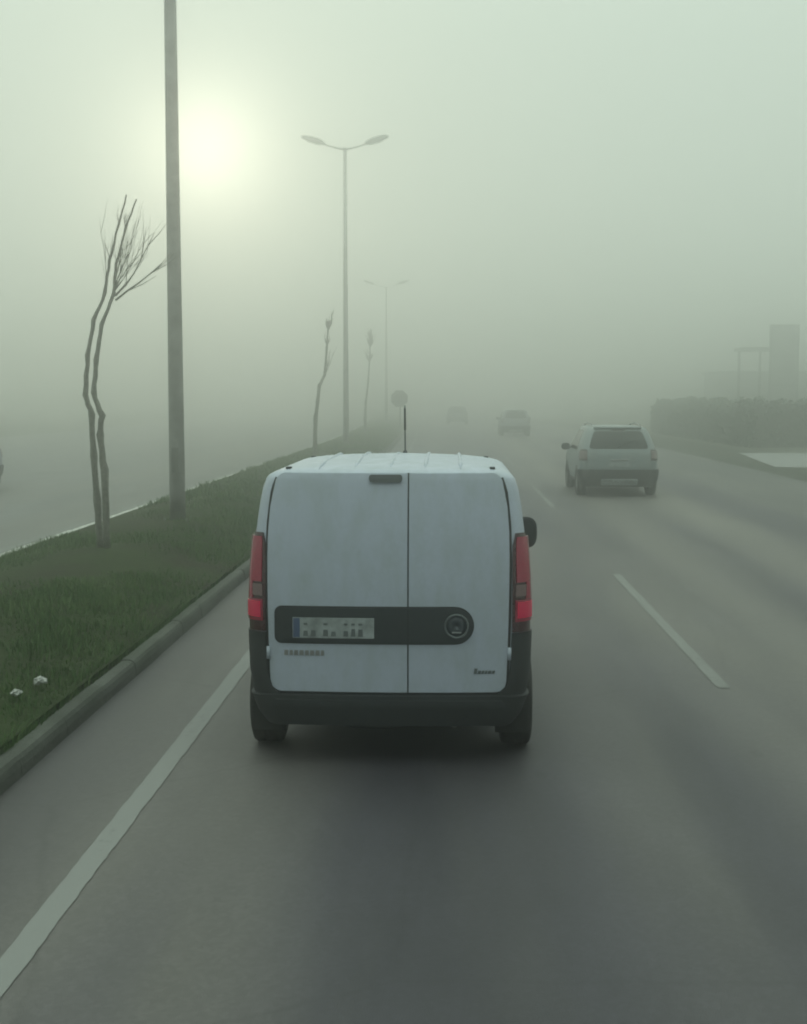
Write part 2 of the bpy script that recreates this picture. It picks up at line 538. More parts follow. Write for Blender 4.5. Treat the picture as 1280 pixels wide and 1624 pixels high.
# median: mounded strip between two kerbs
KH = 0.14
def mound(x, y):
    t = (x - MED_L) / (ROAD_L - MED_L)
    h = KH - 0.005 - 0.05 * max(0.0, 1 - t * 6) + 0.19 * max(0.0, math.sin(math.pi * min(1, max(0, t)))) ** 0.8
    return h + 0.05 * (noise.noise(Vector((x * 0.9, y * 0.5, 0.3)))) * max(0.0, math.sin(math.pi * t))
ys = y_samples(-40, 500, 0.8)
NX = 18
V, F = [], []
mx0, mx1 = MED_L + 0.13, ROAD_L - 0.15
for y in ys:
    for i in range(NX + 1):
        x = mx0 + (mx1 - mx0) * i / NX
        V.append((x + bend(y), y, mound(x, y)))
for j in range(len(ys) - 1):
    for i in range(NX):
        a = j * (NX + 1) + i
        F.append((a, a + 1, a + NX + 2, a + NX + 1))
median = mesh_obj('median_ground', V, F, M['median'], None, True)
tag(median, 'raised soil strip of the grassy median', kind='structure')

def kerb_block(L, w, h):
    prof = [(-w / 2, -0.03), (-w / 2, h - 0.03), (-w / 2 + 0.012, h - 0.008), (-w / 2 + 0.035, h)]
    prof += [(w / 2 - 0.055, h), (w / 2 - 0.025, h - 0.010), (w / 2 - 0.008, h - 0.035), (w / 2 + 0.002, h * 0.45), (w / 2 + 0.006, -0.03)]
    n = len(prof)
    V, F = [], []
    cuts = (-0.5, -0.497, 0.497, 0.5)
    for c in cuts:
        k = 0.996 if abs(c) == 0.5 else 1.0
        V += [(x * k, c * L, z * k) for x, z in prof]
    for j in range(3):
        for i in range(n):
            a, b = j * n + i, j * n + (i + 1) % n
            F.append((a, b, b + n, a + n))
    F.append(tuple(range(n))[::-1]); F.append(tuple(3 * n + i for i in range(n)))
    me = bpy.data.meshes.new('kerb_stone')
    me.from_pydata(V, [], F)
    me.update()
    return me
def kerb_line(name, label, xc, w, mat, y0, y1, yend):
    root = empty(name, (xc, 0, 0))
    tag(root, label, kind='structure')
    me = kerb_block(0.998, w, KH)
    me.materials.append(mat)
    y = y0
    while y < y1:
        o = bpy.data.objects.new('kerb_stone', me)
        COL.objects.link(o)
        o.parent = root
        o.location = (bend(y) + random.uniform(-0.004, 0.004), y + 0.5, random.uniform(-0.005, 0.004))
        o.rotation_euler = (0, 0, random.uniform(-0.004, 0.004) )
        y += 1.0
    ysx = y_samples(y1, yend)
    V, F = [], []
    for yy in ysx:
        b = bend(yy)
        V += [(b - w / 2, yy, -0.02), (b - w / 2, yy, KH), (b + w / 2, yy, KH), (b + w / 2, yy, -0.02)]
    for j in range(len(ysx) - 1):
        for i in range(3):
            a = j * 4 + i
            F.append((a, a + 1, a + 5, a + 4))
    mesh_obj('kerb_run', V, F, mat, root)
    return root
kerb_line('kerb', 'grimy concrete kerb between the grass median and the near road', ROAD_L - 0.075, 0.14, M['kerb'], -8, 62, 480)
kerb_line('far_kerb', 'pale concrete kerb along the far side of the grass median', MED_L + 0.065, 0.13, M['kerb_pale'], 8, 62, 480)

# grass blades on the median (uncountable)
def grass_field(name, n_near, n_far):
    def scatter(n, ya, yb, hmin, hmax, wid):
        u = rng.random(n)
        y = ya * (yb / ya) ** u if ya > 0 else ya + (yb - ya) * u
        x = mx0 + 0.22 + (mx1 - mx0 - 0.24) * rng.random(n)
        keep = np.array([noise.noise(Vector((a * 0.75, b * 0.42, 4.7))) > -0.13 + 0.45 * rr for a, b, rr in zip(x, y, rng.random(n) - 0.55)])
        x, y = x[keep], y[keep]
        z = np.array([mound(a, b) for a, b in zip(x, y)]) - 0.01
        x = x + np.array([bend(b) for b in y])
        k = len(x)
        cl = np.array([0.75 + 0.9 * noise.noise(Vector((a * 1.9, b * 1.3, 8.1))) for a, b in zip(x, y)])
        h = (hmin + (hmax - hmin) * rng.random(k) ** 1.6) * np.clip(cl, 0.35, 1.5)
        an = rng.random(k) * 2 * math.pi
        ln = rng.random(k) * 0.7 * h
        la = rng.random(k) * 2 * math.pi
        w = wid * (0.6 + 0.8 * rng.random(k))
        dx, dy = np.cos(an) * w, np.sin(an) * w
        p = np.zeros((k, 5, 3))
        p[:, 0] = np.stack([x - dx, y - dy, z], 1)
        p[:, 1] = np.stack([x + dx, y + dy, z], 1)
        mxx, myy = x + np.cos(la) * ln * 0.35, y + np.sin(la) * ln * 0.35
        p[:, 2] = np.stack([mxx + dx * 0.7, myy + dy * 0.7, z + h * 0.6], 1)
        p[:, 3] = np.stack([mxx - dx * 0.7, myy - dy * 0.7, z + h * 0.6], 1)
        p[:, 4] = np.stack([x + np.cos(la) * ln, y + np.sin(la) * ln, z + h], 1)
        return p
    ex0 = mx1 - 0.10
    def edge(n):
        p = scatter(n, 7.0, 30.0, 0.05, 0.14, 0.005)
        k = len(p)
        xs = mx1 - 0.09 + 0.12 * rng.random(k)
        sh = xs - p[:, 0, 0]
        p[:, :, 0] += sh[:, None]
        p[:, :, 2] += (KH - 0.03 - p[:, 0, 2])[:, None]
        p[:, 4, 0] += 0.05 * rng.random(k)
        return p
    P = np.concatenate([scatter(n_near, 7.0, 26.0, 0.035, 0.13, 0.0045), scatter(n_far, 26.0, 110.0, 0.05, 0.15, 0.014), edge(9000)])
    k = len(P)
    me = bpy.data.meshes.new(name)
    me.vertices.add(k * 5)
    me.vertices.foreach_set('co', P.reshape(-1).astype(np.float32))
    me.loops.add(k * 7)
    me.polygons.add(k * 2)
    base = np.arange(k)[:, None] * 5
    li = np.concatenate([base + np.array([0, 1, 2, 3]), base + np.array([3, 2, 4])], 1).reshape(-1)
    me.loops.foreach_set('vertex_index', li.astype(np.int32))
    ls = (np.arange(k)[:, None] * 7 + np.array([0, 4])).reshape(-1)
    me.polygons.foreach_set('loop_start', ls.astype(np.int32))
    me.update(calc_edges=True)
    at = me.attributes.new('tint', 'FLOAT', 'POINT')
    at.data.foreach_set('value', np.repeat(rng.random(k), 5).astype(np.float32))
    me.materials.append(M['grass'])
    o = bpy.data.objects.new(name, me)
    COL.objects.link(o)
    return o
g = grass_field('median_grass', 90000, 45000)
tag(g, 'short green grass covering the road median', 'grass', kind='stuff')

# ------------------------------------------------------------------ vehicles
class Shape:
    """car body described by horizontal outlines: at each height a rear, a front and a half width"""
    def __init__(s, zs, yr, yf, w, rr=0.14, rf=0.35, crown=0.035, fcrown=0.10):
        s.zs, s.yr_, s.yf_, s.w_ = zs, yr, yf, w
        s.rr, s.rf, s.crown, s.fcrown = rr, rf, crown, fcrown
    def yr(s, z): return float(np.interp(z, s.zs, s.yr_))
    def yf(s, z): return float(np.interp(z, s.zs, s.yf_))
    def w(s, z): return float(np.interp(z, s.zs, s.w_))
    def rear(s, z, q, ins=(0, 0, 0)):
        """point at signed arc length q from the middle of the rear, running round the corner and along the side"""
        W = s.w(z) - ins[0]; y0 = s.yr(z) + ins[1]
        r = min(s.rr, W * 0.45)
        a = W - r
        sg = 1 if q >= 0 else -1
        d = abs(q)
        if d <= a:
            return Vector((sg * d, y0 + s.crown * (d / a) ** 2, z))
        th = (d - a) / r
        if th < math.pi / 2:
            return Vector((sg * (a + r * math.sin(th)), y0 + s.crown + r * (1 - math.cos(th)), z))
        return Vector((sg * W, y0 + s.crown + r + (d - a - r * math.pi / 2), z))
    def q_side(s, z, y):
        W = s.w(z); r = min(s.rr, W * 0.45)
        return (W - r) + r * math.pi / 2 + (y - (s.yr(z) + s.crown + r))
    def nrm(s, z, q):
        e = 0.004
        t = s.rear(z, q + e) - s.rear(z, q - e)
        u = s.rear(z + e, q) - s.rear(z - e, q)
        n = t.cross(u)
        n.normalize()
        p = s.rear(z, q)
        c = Vector((0, (s.yr(z) + s.yf(z)) / 2, z))
        if n.dot(p - c) < 0: n = -n
        return n
    def ring(s, z, ins=(0, 0, 0)):
        W = s.w(z) - ins[0]; y0 = s.yr(z) + ins[1]; y1 = s.yf(z) - ins[2]
        r = min(s.rr, W * 0.45); rf = min(s.rf, W * 0.45, (y1 - y0) * 0.3)
        half = []
        a = W - r
        for i in range(7):
            d = a * i / 6
            half.append((d, y0 + s.crown * (d / a) ** 2))
        for i in range(1, 7):
            t = i / 6 * math.pi / 2
            half.append((a + r * math.sin(t), y0 + s.crown + r * (1 - math.cos(t))))
        ya, yb = y0 + s.crown + r, y1 - s.fcrown - rf
        for i in range(1, 14):
            half.append((W, ya + (yb - ya) * i / 14))
        for i in range(0, 7):
            t = i / 6 * math.pi / 2
            half.append((W - rf * (1 - math.cos(t)), yb + rf * math.sin(t)))
        af = W - rf
        for i in range(1, 6):
            d = af * (1 - i / 5)
            half.append((d, y1 - s.fcrown * (d / af) ** 2))
        pts = [(x, y, z) for x, y in half] + [(-x, y, z) for x, y in half[-2:0:-1]]
        return pts
    def body(s, name, mat, parent, z_list, roof):
        rings = [s.ring(z) for z in z_list] + [s.ring(z, ins) for z, ins in roof]
        # roof rings keep outline functions of their base height but sit at their own z
        n = len(rings[0])
        V = [p for r in rings for p in r]
        F = []
        for j in range(len(rings) - 1):
            for i in range(n):
                a = j * n + i; b = j * n + (i + 1) % n
                F.append((a, b, b + n, a + n))
        F.append(tuple(range(n))[::-1])
        F.append(tuple((len(rings) - 1) * n + i for i in range(n)))
        o = mesh_obj(name, V, F, mat, parent, True)
        return o
    def patch(s, name, rows, mat, parent, off=0.006, thick=0.02, ns=10, smooth=True):
        """panel following the body: rows of (z, q0, q1), lifted off the surface, with turned-in edges"""
        nz = len(rows)
        grid, inner = [], []
        for (z, q0, q1) in rows:
            for i in range(ns + 1):
                q = q0 + (q1 - q0) * i / ns
                n = s.nrm(z, q)
                p = s.rear(z, q)
                grid.append(p + n * off)
                inner.append(p + n * (off - thick))
        V = grid + inner
        N = len(grid)
        F = []
        for j in range(nz - 1):
            for i in range(ns):
                a = j * (ns + 1) + i
                F.append((a, a + 1, a + ns + 2, a + ns + 1))
        edge = [i for i in range(ns + 1)] + [j * (ns + 1) + ns for j in range(1, nz)] + \
               [(nz - 1) * (ns + 1) + i for i in range(ns - 1, -1, -1)] + [j * (ns + 1) for j in range(nz - 2, 0, -1)]
        for k in range(len(edge)):
            a, b = edge[k], edge[(k + 1) % len(edge)]
            F.append((a, a + N, b + N, b))
        bm = bmesh.new()
        vv = [bm.verts.new(p) for p in V]
        for f in F:
            try: bm.faces.new([vv[i] for i in f])
            except ValueError: pass
        bmesh.ops.remove_doubles(bm, verts=bm.verts[:], dist=1e-5)
        bmesh.ops.recalc_face_normals(bm, faces=bm.faces[:])
        o = bm_obj(name, bm, mat, parent, False, False)
        if smooth:
            o.data.shade_smooth()
            o.data.set_sharp_from_angle(angle=R(35))
        return o
    def side_patch(s, name, rows, sg, mat, parent, off=0.004, thick=0.015, ns=10):
        rr = []
        for (z, y0, y1) in rows:
            a, b = sg * s.q_side(z, y0), sg * s.q_side(z, y1)
            rr.append((z, min(a, b), max(a, b)))
        return s.patch(name, rr, mat, parent, off, thick, ns)
    def ribbon(s, name, path, width, mat, parent, off=0.004, thick=0.01):
        """thin seam following (q, z) points on the surface"""
        V, F = [], []
        m = len(path)
        for k, (q, z) in enumerate(path):
            a = path[max(0, k - 1)]; b = path[min(m - 1, k + 1)]
            tq, tz = b[0] - a[0], b[1] - a[1]
            L = math.hypot(tq, tz) or 1
            nq, nz_ = -tz / L * width / 2, tq / L * width / 2
            for sgn in (-1, 1):
                n = s.nrm(z, q)
                V.append(s.rear(z + sgn * nz_, q + sgn * nq) + n * off)
        for k in range(m - 1):
            a = k * 2
            F.append((a, a + 1, a + 3, a + 2))
        return mesh_obj(name, V, F, mat, parent, True)

def wheel(parent, x, y, r, w, sg, rim_mat):
    """tyre lathed about X with its rim and spokes; sg is the outward side"""
    root = empty('wheel', (x, y, r))
    root.parent = parent
    h = w / 2
    prof = [(-h * 0.75, r * 0.62), (-h * 0.95, r * 0.72), (-h, r * 0.86), (-h * 0.9, r * 0.96), (-h * 0.7, r),
            (-h * 0.25, r), (-h * 0.2, r * 0.982), (-h * 0.12, r * 0.982), (-h * 0.07, r), (h * 0.07, r),
            (h * 0.12, r * 0.982), (h * 0.2, r * 0.982), (h * 0.25, r),
            (h * 0.7, r), (h * 0.9, r * 0.96), (h, r * 0.86), (h * 0.95, r * 0.72), (h * 0.75, r * 0.62)]
    t = lathe_x('tyre', prof, M['tyre'], root)
    rp = [(sg * h * 0.78, r * 0.645), (sg * h * 0.70, r * 0.60), (sg * h * 0.35, r * 0.56), (sg * h * 0.30, r * 0.40),
          (sg * h * 0.55, r * 0.2), (sg * h * 0.6, r * 0.02), (-sg * h * 0.7, r * 0.02), (-sg * h * 0.7, r * 0.63)]
    lathe_x('rim', rp, rim_mat, root, 24)
    return root

def rounded_rows(z0, z1, q0, q1, rb, rt, n=8, which='both'):
    """rows of a rounded rectangle; which sides get the rounding"""
    rows = []
    zs = []
    for i in range(n + 1):
        zs.append(z0 + rb * (1 - math.cos(i / n * math.pi / 2)))
    for i in range(1, 8):
        zs.append(z0 + rb + (z1 - rt - z0 - rb) * i / 8)
    for i in range(n + 1):
        zs.append(z1 - rt + rt * math.sin(i / n * math.pi / 2))
    for z in zs:
        ins = 0.0
        if z < z0 + rb:
            d = rb - (z - z0); ins = rb - math.sqrt(max(0, rb * rb - d * d))
        elif z > z1 - rt:
            d = z - (z1 - rt); ins = rt - math.sqrt(max(0, rt * rt - d * d))
        l = q0(z) if callable(q0) else q0
        r_ = q1(z) if callable(q1) else q1
        rows.append((z, l + (ins if which in ('both', 'l') else 0), r_ - (ins if which in ('both', 'r') else 0)))
    return rows

def build_van(loc, rz):
    van = empty('delivery_van', loc, rz)
    tag(van, 'white panel van with two rear doors directly ahead in the near lane', 'van')
    S = Shape(zs=[0.25, 0.34, 0.46, 0.60, 0.90, 1.02, 1.10, 1.20, 1.35, 1.50, 1.65, 1.76, 1.83, 1.86, 1.88, 1.96],
              yr=[0.02, 0.0, 0.0, 0.0, 0.0, 0.003, 0.008, 0.014, 0.028, 0.048, 0.074, 0.096, 0.113, 0.122, 0.13, 0.16],
              yf=[4.20, 4.30, 4.32, 4.32, 4.20, 4.02, 3.72, 3.45, 3.20, 2.97, 2.75, 2.58, 2.48, 2.44, 2.42, 2.40],
              w=[0.76, 0.825, 0.872, 0.895, 0.905, 0.905, 0.903, 0.898, 0.888, 0.875, 0.857, 0.838, 0.815, 0.795, 0.78, 0.78],
              rr=0.15)
    zl = [0.28, 0.34, 0.46, 0.60, 0.75, 0.90, 0.97, 1.02, 1.06, 1.10, 1.15, 1.20, 1.28, 1.35, 1.43, 1.50, 1.58, 1.65, 1.71, 1.76, 1.80, 1.83]
    roof = [(1.855, (0.004, 0.002, 0.01)), (1.876, (0.03, 0.018, 0.03)), (1.889, (0.07, 0.05, 0.08)), (1.900, (0.13, 0.12, 0.16)),
            (1.914, (0.23, 0.27, 0.3)), (1.928, (0.38, 0.48, 0.5)), (1.938, (0.55, 0.70, 0.7)), (1.941, (0.70, 0.85, 0.9))]
    S.body('body', M['van_shaded_white'], van, zl, roof)

    # rear doors: two shells, split right of the middle
    def lq(z):  # outer edge of the doors
        return float(np.interp(z, [0.46, 0.9, 1.3, 1.55, 1.76, 1.86], [0.760, 0.775, 0.780, 0.776, 0.755, 0.72]))
    dl = S.patch('rear_door', rounded_rows(0.470, 1.868, lambda z: -lq(z), 0.120, 0.07, 0.05, which='l'), M['van_shaded_white'], van, 0.010, 0.02, 16)
    dr = S.patch('rear_door', rounded_rows(0.470, 1.868, 0.130, lambda z: lq(z) - 0.008, 0.07, 0.05, which='r'), M['van_shaded_white'], van, 0.010, 0.02, 12)
    # rubber seams round the doors
    zz = np.linspace(0.50, 1.84, 30)
    S.ribbon('door_seal', [(0.125, z) for z in np.linspace(0.462, 1.872, 30)], 0.022, M['seal'], van, 0.004)
    S.ribbon('door_seal', [(-lq(z) - 0.006, z) for z in zz], 0.020, M['seal'], van, 0.004)
    S.ribbon('door_seal', [(lq(z) - 0.001, z) for z in zz], 0.020, M['seal'], van, 0.004)
    S.ribbon('door_seal', [(q, 0.462) for q in np.linspace(-0.74, 0.73, 24)], 0.022, M['seal'], van, 0.005)
    # pressed panel in each door (shallow raised field)
    # high brake light
    S.patch('brake_light', rounded_rows(1.808, 1.856, -0.128, 0.085, 0.022, 0.018), M['brake_off'], van, 0.026, 0.03, 8)
    # black strip with number plate and emblem
    def cap_rows(z0, z1, ql, qr):
        rows = []
        c, rad = (z0 + z1) / 2, (z1 - z0) / 2
        for i in range(17):
            t = -1 + 2 * i / 16
            z = c + rad * math.sin(t * math.pi / 2)
            d = math.sqrt(max(0, rad * rad - (z - c) ** 2))
            corner = 0.045
            e = rad - abs(z - c)
            insl = corner - math.sqrt(max(0, corner ** 2 - (corner - e) ** 2)) if e < corner else 0
            rows.append((z, ql + insl, qr - rad + d))
        return rows
    strip_ = S.patch('handle_panel', cap_rows(0.793, 1.014, -0.722, 0.536), M['trim'], van, 0.022, 0.02, 24)
    S.patch('panel_lip', cap_rows(0.782, 1.025, -0.733, 0.547), M['black_plastic'], strip_, 0.014, 0.02, 24)
    S.ribbon('door_seal', [(0.125, z) for z in np.linspace(0.80, 1.01, 6)], 0.010, M['seal'], strip_, 0.0235)
    # recess lip above the plate
    pl = S.patch('number_plate', [(z, -0.612, -0.090) for z in np.linspace(0.822, 0.952, 4)], M['plate'], van, 0.030, 0.012, 6)
    S.patch('plate_band', [(z, -0.608, -0.566) for z in np.linspace(0.826, 0.948, 3)], M['plate_blue'], pl, 0.0315, 0.002, 2)
    # blurred unreadable characters: short dark strokes
    rg = random.Random(3)
    q = -0.545
    for gi, wd in enumerate((0.040, 0.040, 0.0, 0.042, 0.040, 0.0, 0.040, 0.036, 0.040)):
        if wd == 0:
            q += 0.030
            continue
        h = rg.uniform(0.030, 0.050)
        S.patch('plate_mark', [(0.834, q, q + wd * 0.8), (0.834 + h, q + 0.004, q + wd * 0.75)], M['plate_mark'], pl, 0.0318, 0.002, 2)
        if rg.random() < 0.6:
            S.patch('plate_mark', [(0.905, q + 0.004, q + wd * 0.7), (0.918, q + 0.004, q + wd * 0.7)], M['plate_mark'], pl, 0.0318, 0.002, 2)
        q += wd + 0.009
    # round emblem
    ex, ez = 0.436, 0.902
    ey = S.rear(ez, ex).y - 0.024
    em = empty('emblem', (ex, ey, ez)); em.parent = van
    def disc_y(name, r0, r1, y0, y1, mat, n=40):
        V, F = [], []
        for k in range(n):
            a = 2 * math.pi * k / n
            for (rr_, yy) in ((r0, y0), (r0, y1), (r1, y1), (r1, y0)):
                V.append((rr_ * math.cos(a), yy, rr_ * math.sin(a)))
        for k in range(n):
            for i in range(3):
                a = k * 4 + i; b = ((k + 1) % n) * 4 + i
                F.append((a, b, b + 1, a + 1))
        return mesh_obj(name, V, F, mat, em, True)
    disc_y('ring', 0.066, 0.080, 0.004, -0.012, M['badge_dark'])
    disc_y('face', 0.0005, 0.0665, 0.002, -0.006, M['emblem'])
    box('bar', (0, -0.008, -0.040), (0.060, 0.006, 0.010), M['chrome'], em, 0.002)
    box('bar', (0, -0.008, -0.022), (0.040, 0.006, 0.006), M['badge_dark'], em, 0.002)
    # badges (unreadable at this distance): low raised strokes
    bq = -0.672
    bd = empty('badge', (0, 0, 0)); bd.parent = dl
    for k in range(8):
        wd = rg.uniform(0.022, 0.030)
        S.patch('stroke', [(0.705, bq, bq + wd), (0.738, bq + 0.003, bq + wd - 0.001)], M['badge'], bd, 0.0135, 0.004, 2)
        bq += wd + 0.007
    bq = 0.545
    bd = empty('badge', (0, 0, 0)); bd.parent = dr
    for k in range(6):
        wd = rg.uniform(0.014, 0.022); hh = 0.034 if k == 0 else 0.020
        S.patch('stroke', [(0.592, bq, bq + wd), (0.592 + hh, bq + 0.006, bq + wd + 0.006)], M['badge_dark'], bd, 0.0135, 0.004, 2)
        bq += wd + 0.005
    # door hinges at the outer edges
    for sg in (-1, 1):
        for z in (0.72,):
            qh = sg * (lq(z) + 0.004)
            c = S.rear(z, qh) + S.nrm(z, qh) * 0.014
            tube('hinge', [c + Vector((0, 0, -0.04)), c + Vector((0, 0, 0.04))], 0.013, M['van_shaded_white'], van, 10)
    # tail lights wrap the corners
    for sg in (-1, 1):
        tl = empty('tail_light', (0, 0, 0)); tl.parent = van
        def lens(name, z0, z1, mat, off, a0=0.0, a1=1.0):
            rows = []
            for i in range(9):
                z = z0 + (z1 - z0) * i / 8
                qi = float(np.interp(z, [0.86, 1.35, 1.45, 1.485], [0.790, 0.792, 0.796, 0.815]))
                qo = float(np.interp(z, [0.86, 1.20, 1.40, 1.46, 1.485], [0.985, 1.02, 0.985, 0.955, 0.90]))
                b0, b1 = qi + (qo - qi) * a0, qi + (qo - qi) * a1
                rows.append((z, min(sg * b0, sg * b1), max(sg * b0, sg * b1)))
            S.patch(name, rows, mat, tl, off, 0.03, 8)
        lens('housing', 0.858, 1.488, M['lamp_dark'], 0.014)
        lens('upper_lens', 1.175, 1.462, M['lamp_red'], 0.022, 0.10, 0.97)
        lens('clear_lens', 1.085, 1.160, M['lamp_clear'], 0.021, 0.08, 0.42)
        lens('outer_lens', 1.066, 1.174, M['lamp_red'], 0.0205, 0.44, 0.97)
        lens('lower_lens', 0.925, 1.062, M['lamp_red'], 0.0215, 0.08, 0.97)
        lens('lit_lens', 0.948, 1.050, M['lamp_lit'], 0.025, 0.14, 0.80)
        # black bumper corner below the light
        rows = []
        for z in np.linspace(0.455, 0.852, 10):
            qi = float(np.interp(z, [0.455, 0.50, 0.60, 0.86], [0.70, 0.750, 0.778, 0.790]))
            qo = float(np.interp(z, [0.455, 0.70, 0.86], [1.45, 1.22, 1.00]))
            rows.append((z, min(sg * qi, sg * qo), max(sg * qi, sg * qo)))
        S.patch('bumper_corner', rows, M['black_plastic'], van, 0.024, 0.03, 12)
    # bumper bar across the bottom, wrapped to the wheel arches
    rows = [(0.265, -1.30, 1.30), (0.29, -1.36, 1.36), (0.34, -1.40, 1.40), (0.40, -1.42, 1.42), (0.43, -1.42, 1.42), (0.452, -1.40, 1.40)]
    S.patch('bumper', rows, M['black_plastic'], van, 0.045, 0.06, 48)
    S.patch('bumper_step', [(0.385, -0.74, 0.74), (0.425, -0.72, 0.72)], M['black_plastic'], van, 0.062, 0.03, 20)
    # dark underside pan; low parts with it added to block light under the van
    box('underbody', (0, 2.1, 0.275), (1.42, 3.9, 0.09), M['seal'], van, 0.02)
    tube('axle_beam', [(-0.74, 0.58, 0.30), (0.74, 0.58, 0.30)], 0.055, M['seal'], van, 12)
    sw = empty('spare_wheel', (-0.12, 0.62, 0.215)); sw.parent = van
    o = lathe_x('tyre', [(-0.075, 0.17), (-0.085, 0.22), (-0.07, 0.29), (0.0, 0.305), (0.07, 0.29), (0.085, 0.22), (0.075, 0.17)], M['tyre'], sw, 28)
    o.rotation_euler = (0, R(90), 0)
    box('silencer', (0.50, 0.62, 0.225), (0.24, 0.52, 0.15), M['seal'], van, 0.05)
    box('fuel_tank', (0.15, 1.75, 0.22), (1.0, 0.9, 0.16), M['seal'], van, 0.05)
    tube('exhaust_pipe', [(0.42, 0.10, 0.24), (0.42, 0.8, 0.26)], 0.028, M['galv'], van, 12)
    # wheels with arches
    for sg in (-1, 1):
        for y in (0.58, 3.45):
            rows = []
            for i in range(9):
                z = 0.30 + 0.40 * math.sin(i / 8 * math.pi / 2)
                d = math.sqrt(max(0, 0.40 ** 2 - (z - 0.30) ** 2)) + 0.002
                rows.append((z, y - d, y + d))
            S.side_patch('wheel_arch', rows, sg, M['seal'], van, 0.003, 0.01, 12)
            wheel(van, sg * 0.838, y, 0.315, 0.21, sg, M['rim'])
            if y < 1:
                box('mud_flap', (sg * 0.80, y - 0.37, 0.245), (0.22, 0.012, 0.17), M['seal'], van, 0.004)
        # front door and its window, sliding-door seam, side rub strip
        wz = [1.12, 1.25, 1.40, 1.55, 1.70]
        S.side_patch('side_window', [(z, 2.08 + (z - 1.12) * 0.05, min(3.02, S.yf(z) - 0.52)) for z in wz], sg, M['glass'], van, 0.005, 0.01, 8)
        S.side_patch('rub_strip', [(0.60, 1.15, 3.0), (0.70, 1.15, 3.0)], sg, M['black_plastic'], van, 0.014, 0.02, 10)
        for y in (1.02, 2.0):
            S.ribbon('door_seam', [(sg * S.q_side(z, y), z) for z in np.linspace(0.42, 1.74, 18)], 0.008, M['seal'], van, 0.003)
        # wing mirror
        mr = empty('wing_mirror', (sg * 0.90, 2.98, 1.20)); mr.parent = van
        bm = bmesh.new()
        bmesh.ops.create_uvsphere(bm, u_segments=20, v_segments=14, radius=1.0)
        for v in bm.verts:
            x, y, z = v.co
            sx = math.copysign(abs(x) ** 0.75, x); szz = math.copysign(abs(z) ** 0.7, z)
            yy = y if y > 0 else max(y, -0.22)
            v.co = (sg * (0.135 + 0.105 * sx), 0.085 * yy, 0.005 + 0.135 * szz)
        bm_obj('shell', bm, M['black_plastic'], mr, True)
        V = []
        for k in range(24):
            a = 2 * math.pi * k / 24
            cx, sz_ = math.cos(a), math.sin(a)
            V.append((sg * (0.135 + 0.085 * math.copysign(abs(cx) ** 0.7, cx)), -0.0215, 0.005 + 0.112 * math.copysign(abs(sz_) ** 0.7, sz_)))
        mesh_obj('glass', V, [tuple(range(24))], M['glass'], mr)
        box('arm', (sg * 0.03, 0.02, -0.06), (0.12, 0.06, 0.06), M['black_plastic'], mr, 0.015)
        # roof gutter strip and rack plugs
        for y in (0.30, 1.9):
            box('rack_plug', (sg * 0.668, y, 1.897), (0.035, 0.06, 0.014), M['seal'], van, 0.004)
        # headlight
        zq = [0.78, 0.86, 0.93]
        S.side_patch('headlight', [(z, S.yf(z) - 0.62, S.yf(z) - 0.47) for z in zq], sg, M['lamp_lens'], van, 0.006, 0.01, 4)
    # pressed roof ribs
    for x in (-0.46, -0.23, 0.0, 0.23, 0.46):
        pts = []
        for i in range(9):
            y = 0.22 + i * 0.24
            zroof = float(np.interp(y, [0.15, 0.25, 0.40, 0.62, 0.85, 1.0, 1.6, 1.85, 2.1], [1.880, 1.900, 1.914, 1.928, 1.938, 1.941, 1.941, 1.932, 1.914]))
            zside = float(np.interp(abs(x), [0.0, 0.1, 0.25, 0.42, 0.57], [1.941, 1.941, 1.938, 1.928, 1.914]))
            pts.append((x, y, min(zroof, zside) - 0.004))
        tube('roof_rib', pts, [0.004] + [0.014] * 7 + [0.004], M['van_shaded_white'], van, 8)
    # windscreen (seen only from the front)
    V = []
    for z in (1.20, 1.35, 1.5, 1.65, 1.76):
        yy, ww = S.yf(z), S.w(z) - 0.16
        for i in range(9):
            x = -ww + 2 * ww * i / 8
            V.append((x, yy + 0.012 - S.fcrown * (x / (S.w(z) - 0.35)) ** 2 * 0.9, z))
    F = [(j * 9 + i, j * 9 + i + 1, j * 9 + i + 10, j * 9 + i + 9) for j in range(4) for i in range(8)]
    mesh_obj('windscreen', V, F, M['glass'], van, True)
    # roof aerial near the front edge
    an = empty('aerial', (0.03, 2.30, 1.90)); an.parent = van
    tube('base', [(0, 0, 0), (0, -0.01, 0.03)], [0.025, 0.014], M['black_plastic'], an, 10)
    tube('rod', [(0, -0.01, 0.03), (0, -0.06, 0.20)], [0.006, 0.005], M['black_plastic'], an, 6)
    tube('whip_sleeve', [(0, -0.06, 0.20), (0, -0.105, 0.375)], [0.0085, 0.0075], M['seal'], an, 8)
    tube('tip', [(0, -0.105, 0.375), (0, -0.11, 0.395)], [0.008, 0.006], M['lamp_lens'], an, 8)
    return van

van = build_van((-0.392, 8.37, 0.0), R(0.0))

